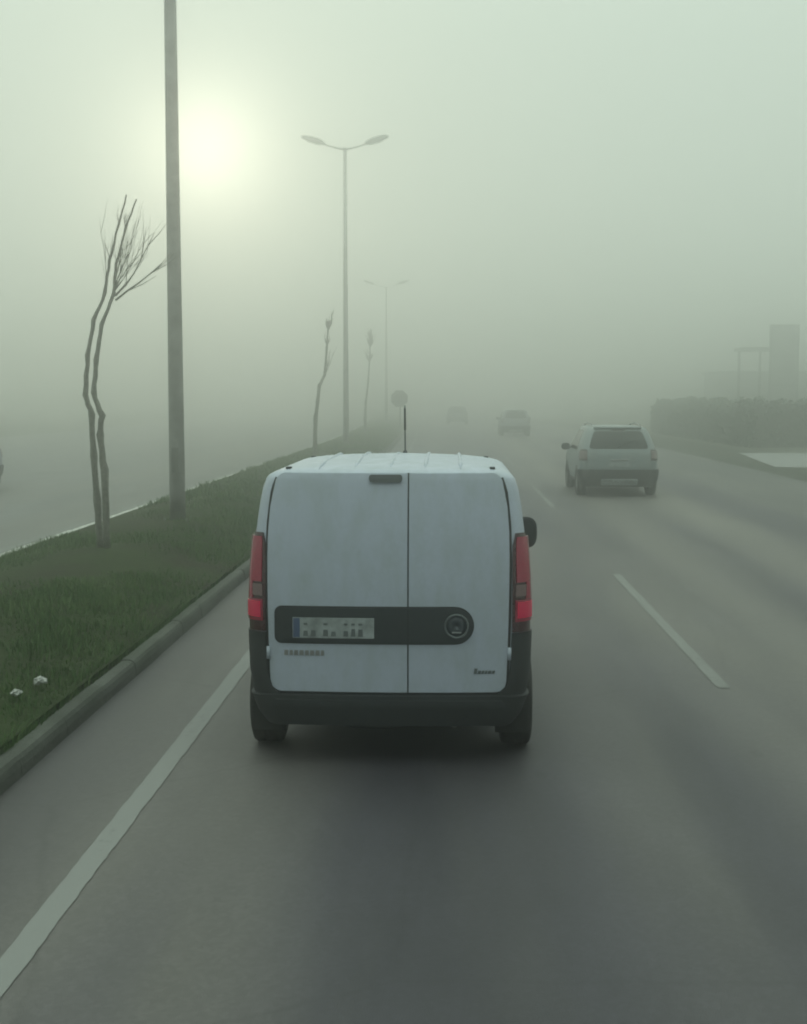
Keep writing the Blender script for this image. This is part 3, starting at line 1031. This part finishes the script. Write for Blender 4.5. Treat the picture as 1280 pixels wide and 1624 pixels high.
def build_suv(name, label, cat, loc, rz, paint, sc=1.0, rails=True, hatch=None, group=None, mirrors=True):
    car = empty(name, loc, rz)
    tag(car, label, cat, group)
    car.scale = (sc, sc, sc)
    S = Shape(zs=[0.24, 0.40, 0.60, 0.80, 0.95, 1.02, 1.10, 1.30, 1.48, 1.58, 1.70],
              yr=[0.12, 0.01, 0.0, 0.02, 0.05, 0.075, 0.115, 0.23, 0.36, 0.45, 0.55],
              yf=[4.20, 4.28, 4.28, 4.22, 4.10, 3.75, 3.35, 2.98, 2.70, 2.55, 2.50],
              w=[0.82, 0.89, 0.915, 0.92, 0.91, 0.90, 0.885, 0.825, 0.755, 0.70, 0.64],
              rr=0.27, crown=0.06)
    zl = [0.26, 0.32, 0.40, 0.50, 0.60, 0.70, 0.80, 0.88, 0.95, 0.99, 1.02, 1.06, 1.10, 1.18, 1.30, 1.40, 1.48, 1.54, 1.58]
    roof = [(1.60, (0.02, 0.02, 0.02)), (1.615, (0.07, 0.08, 0.08)), (1.63, (0.20, 0.25, 0.25)), (1.637, (0.40, 0.5, 0.5))]
    S.body('body', paint, car, zl, roof)
    def wq(z): return S.w(z) - 0.19
    rw = S.patch('rear_window', rounded_rows(1.11, 1.51, lambda z: -wq(z), wq, 0.07, 0.06), M['glass'], car, 0.006, 0.02, 14)
    c0 = S.rear(1.13, -0.05) + S.nrm(1.13, 0) * 0.02
    c1 = S.rear(1.30, 0.34) + S.nrm(1.30, 0.3) * 0.02
    tube('wiper', [c0, c1], 0.010, M['seal'], rw, 6)
    S.patch('brake_light', [(z, -0.16, 0.16) for z in (1.525, 1.545)], M['lamp_dark'], car, 0.010, 0.01, 4)
    S.patch('roof_spoiler', [(z, -S.w(z) + 0.16, S.w(z) - 0.16) for z in (1.560, 1.585)], paint, car, 0.06, 0.08, 12)
    tg = S.patch('tailgate', rounded_rows(0.66, 1.06, -0.70, 0.70, 0.06, 0.04), paint, car, 0.008, 0.02, 14)
    box('handle', (0, S.rear(0.84, 0).y - 0.015, 0.86), (0.42, 0.02, 0.04), M['chrome'], tg, 0.006)
    # black lower bumper, pale skid trim, plate
    S.patch('bumper', [(z, -1.2, 1.2) for z in (0.25, 0.30, 0.40, 0.52, 0.60, 0.63)], M['black_plastic'], car, 0.04, 0.06, 36)
    S.patch('skid_trim', rounded_rows(0.30, 0.42, -0.42, 0.42, 0.03, 0.03), M['plate'], car, 0.058, 0.03, 12)
    S.patch('number_plate', [(z, -0.26, 0.26) for z in (0.70, 0.75, 0.81)], M['plate'], car, 0.020, 0.02, 6)
    for sg in (-1, 1):
        rows = [(z, *sorted((sg * 0.74, sg * qo))) for z, qo in ((0.84, 0.96), (0.92, 1.0), (1.02, 1.0), (1.09, 0.93))]
        tl = S.patch('tail_light', rows, M['lamp_dark'], car, 0.016, 0.03, 8)
        S.patch('lens', [(z, *sorted((sg * 0.74, sg * 0.93))) for z in (0.88, 0.97, 1.05)], M['lamp_dim'], tl, 0.020, 0.01, 6)
        for y in (0.78, 3.42):
            rows = []
            for i in range(9):
                z = 0.30 + 0.41 * math.sin(i / 8 * math.pi / 2)
                d = math.sqrt(max(0, 0.41 ** 2 - (z - 0.30) ** 2)) + 0.002
                rows.append((z, y - d, y + d))
            S.side_patch('wheel_arch', rows, sg, M['black_plastic'], car, 0.006, 0.02, 12)
            wheel(car, sg * 0.825, y, 0.34, 0.22, sg, M['rim'])
        wz = (1.06, 1.18, 1.30, 1.42, 1.52)
        S.side_patch('side_window', [(z, 1.02 + (z - 1.06) * 0.1, 1.92) for z in wz], sg, M['glass'], car, 0.005, 0.01, 8)
        S.side_patch('side_window', [(z, 2.00, min(2.95, S.yf(z) - 0.50)) for z in wz], sg, M['glass'], car, 0.005, 0.01, 8)
        S.side_patch('sill_trim', [(0.27, 1.2, 3.0), (0.36, 1.2, 3.0)], sg, M['black_plastic'], car, 0.012, 0.02, 8)
        for y in (1.05, 1.96, 2.95):
            S.ribbon('door_seam', [(sg * S.q_side(z, y), z) for z in np.linspace(0.40, 1.05, 10)], 0.010, M['seal'], car, 0.003)
        if mirrors:
            mr = empty('wing_mirror', (sg * 0.90, 2.80, 1.08)); mr.parent = car
            bm = bmesh.new()
            bmesh.ops.create_uvsphere(bm, u_segments=14, v_segments=10, radius=1.0)
            for v in bm.verts:
                x, y, z = v.co
                v.co = (sg * (0.11 + 0.11 * math.copysign(abs(x) ** 0.75, x)), 0.08 * max(y, -0.25), 0.085 * math.copysign(abs(z) ** 0.75, z))
            bm_obj('shell', bm, M['black_plastic'], mr, True)
            box('arm', (sg * 0.01, 0.02, -0.03), (0.10, 0.05, 0.04), M['black_plastic'], mr, 0.01)
        if rails:
            tube('roof_rail', [(sg * 0.56, 0.75, 1.60), (sg * 0.565, 0.85, 1.665), (sg * 0.58, 1.7, 1.69), (sg * 0.57, 2.45, 1.665), (sg * 0.56, 2.55, 1.60)],
                 0.018, M['chrome'], car, 8)
        S.side_patch('headlight', [(z, S.yf(z) - 0.66, S.yf(z) - 0.50) for z in (0.72, 0.80, 0.88)], sg, M['lamp_lens'], car, 0.006, 0.01, 4)
    V = []
    for z in (1.10, 1.22, 1.35, 1.48):
        yy, ww = S.yf(z), S.w(z) - 0.14
        for i in range(9):
            x = -ww + 2 * ww * i / 8
            V.append((x, yy + 0.012 - S.fcrown * (x / max(0.2, S.w(z) - 0.35)) ** 2 * 0.9, z))
    F = [(j * 9 + i, j * 9 + i + 1, j * 9 + i + 10, j * 9 + i + 9) for j in range(3) for i in range(8)]
    mesh_obj('windscreen', V, F, M['glass'], car, True)
    box('underbody', (0, 2.1, 0.27), (1.40, 3.6, 0.08), M['seal'], car, 0.02)
    return car

build_suv('suv_car', 'silver-grey sport utility car with roof rails, nearest car in the right lane', 'car', (4.05, 31.8, 0), R(0.0), M['silver'], 1.03)
build_suv('hatchback_car', 'grey car fading into fog far ahead in the right lane', 'car', (4.4 + bend(84), 83.0, 0), R(0.6), M['grey_car'], 1.0, rails=False)
build_suv('hatchback_car', 'faintest and farthest car, in the near lane beyond the van', 'car', (2.0 + bend(120), 120.0, 0), R(1.5), M['dark_car'], 1.0, rails=False, mirrors=False)
build_suv('hatchback_car', 'pale blue oncoming car cut off by the left edge', 'car', (-12.75, 35.0, 0), R(180), M['blue_car'], 0.95, rails=False)

# ------------------------------------------------------------------ lamp posts
def lamp_post(loc, H, label):
    root = empty('street_lamp', loc)
    tag(root, label, 'street lamp', 'street lamps along the median')
    n = 12
    tube('pole', [(0, 0, -0.3), (0, 0, 0.4), (0, 0, H * 0.5), (0, 0, H)], [0.138, 0.134, 0.108, 0.080], M['galv'], root, n, True)
    bm = bmesh.new()
    box_bm(bm, (0, 0, -0.02), (0.42, 0.42, 0.03), None, 0.006)
    bp = bm_obj('base_plate', bm, M['galv'], root)
    for dx in (-0.18, 0.18):
        for dy in (-0.18, 0.18):
            tube('bolt', [(dx, dy, -0.02), (dx, dy, 0.04)], 0.018, M['galv'], bp, 6)
    box('access_door', (0.0, -0.157, 1.0), (0.12, 0.02, 0.42), M['lamp_head'], root, 0.006)
    tube('pole_cap', [(0, 0, H - 0.02), (0, 0, H + 0.08)], [0.10, 0.07], M['galv'], root, n)
    for sg in (-1, 1):
        arm = tube('arm', [(0, 0, H - 0.02), (sg * 0.25, 0, H + 0.02), (sg * 0.6, 0, H + 0.11), (sg * 0.95, 0, H + 0.22)],
                   [0.055, 0.05, 0.042, 0.04], M['galv'], root, 8)
        # luminaire: long tapered cobra head, tilted up outward
        head = empty('luminaire', (sg * 0.93, 0, H + 0.22)); head.parent = root
        a = R(17)
        V, F = [], []
        secs = [(-0.05, 0.06, 0.06), (0.08, 0.12, 0.13), (0.32, 0.19, 0.19), (0.74, 0.20, 0.18), (1.0, 0.15, 0.12), (1.10, 0.06, 0.05)]
        for (d, w, h) in secs:
            for k in range(12):
                t = 2 * math.pi * k / 12
                yy = w * math.copysign(abs(math.cos(t)) ** 0.7, math.cos(t))
                zz = h * math.sin(t) if math.sin(t) > 0 else 0.45 * h * math.sin(t)
                V.append((sg * (d * math.cos(a) - zz * math.sin(a)), yy, d * math.sin(a) + zz * math.cos(a)))
        for j in range(len(secs) - 1):
            for k in range(12):
                p, q = j * 12 + k, j * 12 + (k + 1) % 12
                F.append((p, q, q + 12, p + 12))
        F.append(tuple(range(12))); F.append(tuple(60 + k for k in range(12)))
        mesh_obj('housing', V, F, M['lamp_head'], head, True)
        rotm = Matrix.Rotation(-sg * a, 4, 'Y')
        box('lens', (sg * (0.48 * math.cos(a) + 0.05 * math.sin(a)), 0, 0.48 * math.sin(a) - 0.08), (0.60, 0.26, 0.05), M['lamp_lens'], head, 0.01, rotm)
    return root
PX = -4.57
lamp_post((PX, 22.0, mound(PX, 22)), 13.8, 'tall steel street lamp nearest the camera, its top out of view')
lamp_post((PX - 0.2, 60.6, mound(PX, 60)), 13.2, 'twin-armed street lamp with both lamp heads in view, beyond the van')
lamp_post((PX + 0.2 + bend(112), 112.0, mound(PX, 112)), 11.3, 'distant street lamp, a thin faded line in fog')

# ------------------------------------------------------------------ bare young trees on the median
def bare_tree(loc, label, stems, twigs, r0, tuft=None):
    root = empty('young_tree', loc)
    tag(root, label, 'tree', 'bare young trees on the median')
    for pts in stems:
        n = len(pts)
        # rough the line up a little so that it reads as wood
        rad = [r0 * (1 - 0.80 * i / (n - 1)) for i in range(n)]
        dense, dr_ = [], []
        for i in range(n - 1):
            a, b = Vector(pts[i]), Vector(pts[i + 1])
            for k in range(4):
                t = k / 4
                p = a.lerp(b, t)
                jit = 0.008 if (i or k) else 0
                dense.append(p + Vector((random.uniform(-jit, jit), random.uniform(-jit, jit), 0)))
                knot = 1.0 + (0.22 if k == 0 and i else 0.0) + random.uniform(-0.06, 0.06)
                dr_.append((rad[i] * (1 - t) + rad[i + 1] * t) * knot)
        dense.append(Vector(pts[-1])); dr_.append(rad[-1])
        tube('trunk', dense, dr_, M['bark'], root, 8)
    V, F = [], []
    for (p, d, L, r) in twigs:
        p, d = Vector(p), Vector(d).normalized()
        pts, q, dd = [p], p.copy(), d.copy()
        for k in range(5):
            dd = (dd + Vector((random.uniform(-.13, .13), random.uniform(-.13, .13), random.uniform(-.03, .12)))).normalized()
            q = q + dd * L / 5
            pts.append(q.copy())
        v, f = tube_geo(pts, [r * (1 - 0.75 * i / 5) for i in range(6)], 5, True, len(V))
        V += v; F += f
        for k in range(3):
            i = random.randint(1, 4)
            s = pts[i]
            sd = (d + Vector((random.uniform(-.6, .6), random.uniform(-.6, .6), random.uniform(-.1, .7)))).normalized()
            v, f = tube_geo([s, s + sd * L * 0.22, s + sd * L * 0.42 + Vector((0, 0, 0.03))], [r * 0.45, r * 0.35, r * 0.15], 4, True, len(V))
            V += v; F += f
    if V: mesh_obj('crown', V, F, M['bark'], root, True)
    return root

def px_tree(px_pts, s, base_px, dy=0.0):
    """pixel outline at a known scale turned into metres about the tree's own base"""
    return [((x - base_px[0]) / s, dy * (i / (len(px_pts) - 1) if len(px_pts) > 1 else 0), 0.955 * (base_px[1] - y) / s) for i, (x, y) in enumerate(px_pts)]

s1 = 117.0
b1 = (165, 880)
right = [(165, 886), (163, 748), (157, 691), (161, 660), (148, 622), (154, 569), (163, 512), (183, 463), (188, 414), (203, 357), (221, 311)]
left = [(151, 886), (148, 800), (144, 727), (142, 658), (132, 626), (138, 561), (148, 504), (167, 459), (175, 406), (190, 349), (203, 301)]
stems = [px_tree(right, s1, b1), [(x - 0.02, y + 0.16, z) for x, y, z in px_tree(left, s1, b1)]]
tw = []
fork = stems[0][7]
for k in range(13):
    a = R(random.uniform(12, 52))
    tw.append((Vector(fork) + Vector((0, 0, random.uniform(-0.06, 0.15))), (math.sin(a), random.uniform(-.25, .25), math.cos(a)), random.uniform(0.6, 1.05), random.uniform(0.004, 0.008)))
tw.append((Vector(fork) + Vector((0.02, 0, -0.08)), (0.68, 0, 0.55), 1.0, 0.016))
tw.append((Vector(fork) + Vector((0.02, 0, -0.02)), (0.62, 0.1, 0.62), 1.0, 0.014))
for st in stems:
    for k in range(6):
        i = random.randint(8, 9)
        tw.append((Vector(st[i]), (random.uniform(-0.25, 0.5), random.uniform(-.3, .3), 1.0), random.uniform(0.10, 0.22), 0.005))
f2 = stems[1][7]
for k in range(2):
    tw.append((Vector(f2), (random.uniform(-0.15, 0.1), random.uniform(-.2, .2), 1.0), random.uniform(0.7, 1.0), 0.007))
bare_tree((-4.62, 17.6, mound(-4.62, 17.6) - 0.02), 'bent bare tree with two parallel stems, left of the nearest lamp post', stems, tw, 0.050)

s2 = 46.5
p2 = [(500, 724), (500, 708), (501.5, 655), (505, 629), (508, 602), (516.5, 585), (520, 539), (522, 512), (527, 499)]
st2 = px_tree(p2, s2, (500, 722))
tw = []
for k in range(26):
    i = random.choice((6, 7, 7, 7, 8))
    tw.append((Vector(st2[i]), (random.uniform(-0.35, 0.45), random.uniform(-.35, .35), 1.0), random.uniform(0.2, 0.45), 0.018))
for k in range(5):
    tw.append((Vector(st2[5]), (random.uniform(0.1, 0.5), random.uniform(-.3, .3), 1.0), random.uniform(0.5, 0.9), 0.012))
bare_tree((-4.63, 45.2, mound(-4.63, 45.2)), 'crooked bare tree just left of the twin-armed street lamp', [st2], tw, 0.085)

s3 = 27.0
p3 = [(583, 686), (583, 662), (584, 635), (588, 600), (590, 570), (591, 545), (592, 536)]
st3 = px_tree(p3, s3, (583, 686))
tw = []
for k in range(46):
    i = random.choice((4, 5, 5, 6))
    tw.append((Vector(st3[i]), (random.uniform(-0.5, 0.5), random.uniform(-.5, .5), 1.0), random.uniform(0.35, 0.9), 0.022))
bare_tree((-4.75 + bend(77), 77.0, mound(-4.7, 77)), 'small bushy-topped bare tree between the two distant street lamps', [st3], tw, 0.085)

# ------------------------------------------------------------------ road sign at the median
sg_root = empty('road_sign', (-2.95 + bend(86), 86.0, KH))
tag(sg_root, 'grey eight-sided road sign on a short post on the median', 'road sign')
V = []
for yy in (-0.02, 0.02):
    for k in range(8):
        a = 2 * math.pi * (k + 0.5) / 8
        V.append((0.58 * math.cos(a), yy, 2.20 + 0.58 * math.sin(a)))
F = [tuple(range(8)), tuple(range(15, 7, -1))] + [(k, (k + 1) % 8, 8 + (k + 1) % 8, 8 + k) for k in range(8)]
mesh_obj('plate', V, F, M['sign_back'], sg_root)
tube('post', [(0.05, 0.05, -0.2), (0.05, 0.05, 2.6)], 0.05, M['galv'], sg_root, 10)
box('bracket', (0, 0.035, 2.4), (0.7, 0.03, 0.06), M['galv'], sg_root)
box('bracket', (0, 0.035, 2.0), (0.7, 0.03, 0.06), M['galv'], sg_root)

# ------------------------------------------------------------------ litter in the grass
def litter(loc, size, label, seed):
    bm = bmesh.new()
    bmesh.ops.create_icosphere(bm, subdivisions=3, radius=1.0)
    for v in bm.verts:
        n = noise.noise(v.co * 1.7 + Vector((seed, 0, 0)))
        m_ = noise.noise(v.co * 4.5 + Vector((0, seed, 0)))
        v.co *= 0.75 + 0.5 * n + 0.28 * m_
        v.co.x *= size[0]; v.co.y *= size[1]; v.co.z *= size[2]
    o = bm_obj('litter', bm, M['paper'])
    o.location = loc
    tag(o, label, 'litter', 'scraps of litter in the grass')
litter((-3.03, 9.55, mound(-3.03, 9.55) + 0.06), (0.062, 0.05, 0.035), 'larger crumpled white scrap of litter in the near grass', 1.0)
litter((-3.07, 9.15, mound(-3.07, 9.15) + 0.055), (0.045, 0.04, 0.028), 'smaller white scrap of litter nearest the left edge', 5.0)

# ------------------------------------------------------------------ right side: forecourt, hedge, fuel station
fc = mesh_obj('forecourt', [(11.2, 46, -0.004), (40, 46, -0.004), (40, 58, -0.004), (12.5, 58, -0.004)], [(0, 1, 2, 3)], M['concrete_slab'])
tag(fc, 'pale concrete forecourt at the right edge', kind='structure')

def leafy_block(name, label, cat, loc, L, Wd, H, n, ang):
    root = empty(name, loc, ang)
    tag(root, label, cat)
    bm = bmesh.new()
    box_bm(bm, (0, L / 2, H / 2 - 0.05), (Wd * 0.8, L - 0.2, H - 0.1))
    bm_obj('branches', bm, M['bark'], root)
    P = np.zeros((n, 4, 3))
    for i in range(n):
        face = random.random()
        x, y, z = random.uniform(-.5, .5) * Wd, random.uniform(0, L), random.uniform(0, H)
        if face < 0.35: z = H - abs(random.gauss(0, 0.06))
        elif face < 0.75: x = (-0.5 + abs(random.gauss(0, 0.07))) * Wd
        elif face < 0.85: x = 0.5 * Wd
        else: y = abs(random.gauss(0, 0.08)) if random.random() < .7 else L
        z += (0.55 * noise.noise(Vector((x, y * 0.32, 1.0))) + 0.22 * noise.noise(Vector((x * 2, y * 1.7, 5.0)))) * (z / H)
        c = Vector((x, y, z))
        a = Vector((random.gauss(0, 1), random.gauss(0, 1), random.gauss(0, 1))).normalized()
        b = a.orthogonal().normalized()
        s = random.uniform(0.06, 0.15)
        for k, (u, v) in enumerate(((-1, 0), (0, -.6), (1, 0), (0, .6))):
            P[i, k] = c + (a * u + b * v) * s
    me = bpy.data.meshes.new('foliage')
    me.from_pydata(P.reshape(-1, 3).tolist(), [], [tuple(range(i * 4, i * 4 + 4)) for i in range(n)])
    at = me.attributes.new('tint', 'FLOAT', 'POINT')
    at.data.foreach_set('value', np.repeat(rng.random(n), 4).astype(np.float32))
    me.materials.append(M['hedge'])
    o = bpy.data.objects.new('foliage', me)
    COL.objects.link(o)
    o.parent = root
    o['kind'] = 'stuff'
    return root
leafy_block('hedge', 'long grey-green trimmed hedge behind the silver car on the right', 'hedge', (15.3, 67.0, -0.02), 27, 2.4, 2.1, 14000, R(0.0))
leafy_block('hedge', 'nearer stretch of hedge behind the pale forecourt', 'hedge', (14.3, 65.5, -0.02), 40, 2.4, 2.2, 14000, R(-84))

cn = empty('station_canopy', (25.9, 113.0, -0.02))
tag(cn, 'thin flat canopy on slim columns beside the tall dark pylon', 'canopy')
box('roof', (0, 0.6, 6.5), (3.3, 3.0, 0.28), M['fascia'], cn, 0.02)
for (x, y) in ((-1.55, 0.4), (0.2, 0.4)):
    tube('column', [(x, y, 0), (x, y, 6.4)], 0.11, M['column'], cn, 10)

tp = empty('pylon_sign', (27.75, 112.0, -0.02))
tag(tp, 'tall dark rectangular pylon rising above the hedge at far right', 'pylon')
box('panel', (0, 0, 4.75), (2.35, 0.6, 7.5), M['wall_dark'], tp, 0.03)
for k in range(3):
    box('panel_face', (0, -0.312, 2.25 + k * 2.4), (2.05, 0.03, 2.2), M['wall_mid'], tp, 0.01)
box('plinth', (0, 0, 0.5), (2.0, 0.5, 1.0), M['wall_dark'], tp, 0.02)

sb = empty('station_building', (38.0, 146.0, -0.02))
tag(sb, 'low flat-roofed building barely visible in the fog behind the hedge', 'building')
box('wall', (0, 5, 2.55), (17, 10, 5.1), M['wall_mid'], sb, 0.02)
box('roof', (0, 5, 5.22), (17.6, 10.5, 0.25), M['wall_dark'], sb, 0.02)
for k in range(4):
    wd = box('window', (-4.2 + 2.8 * k, -0.02, 1.9), (2.0, 0.06, 1.8), M['window_dark'], sb)
    box('frame', (-4.2 + 2.8 * k, -0.06, 2.84), (2.1, 0.05, 0.08), M['fascia'], wd)

# ------------------------------------------------------------------ haze: the fog itself
bm = bmesh.new()
box_bm(bm, (0, 425, 7.6), (1420, 980, 17.6))
hz = bm_obj('haze', bm)
hm = bpy.data.materials.new('fog')
hm.use_nodes = True
hn = hm.node_tree
hn.nodes.clear()
ho = hn.nodes.new('ShaderNodeOutputMaterial')
pv = hn.nodes.new('ShaderNodeVolumePrincipled')
pv.inputs['Color'].default_value = (0.997, 1.0, 0.995, 1)
pv.inputs['Density'].default_value = HAZE_DENSITY
pv.inputs['Anisotropy'].default_value = 0.945
hn.links.new(pv.outputs[0], ho.inputs['Volume'])
hz.data.materials.append(hm)
tag(hz, 'pale greenish morning fog over the whole road', 'fog', kind='stuff')
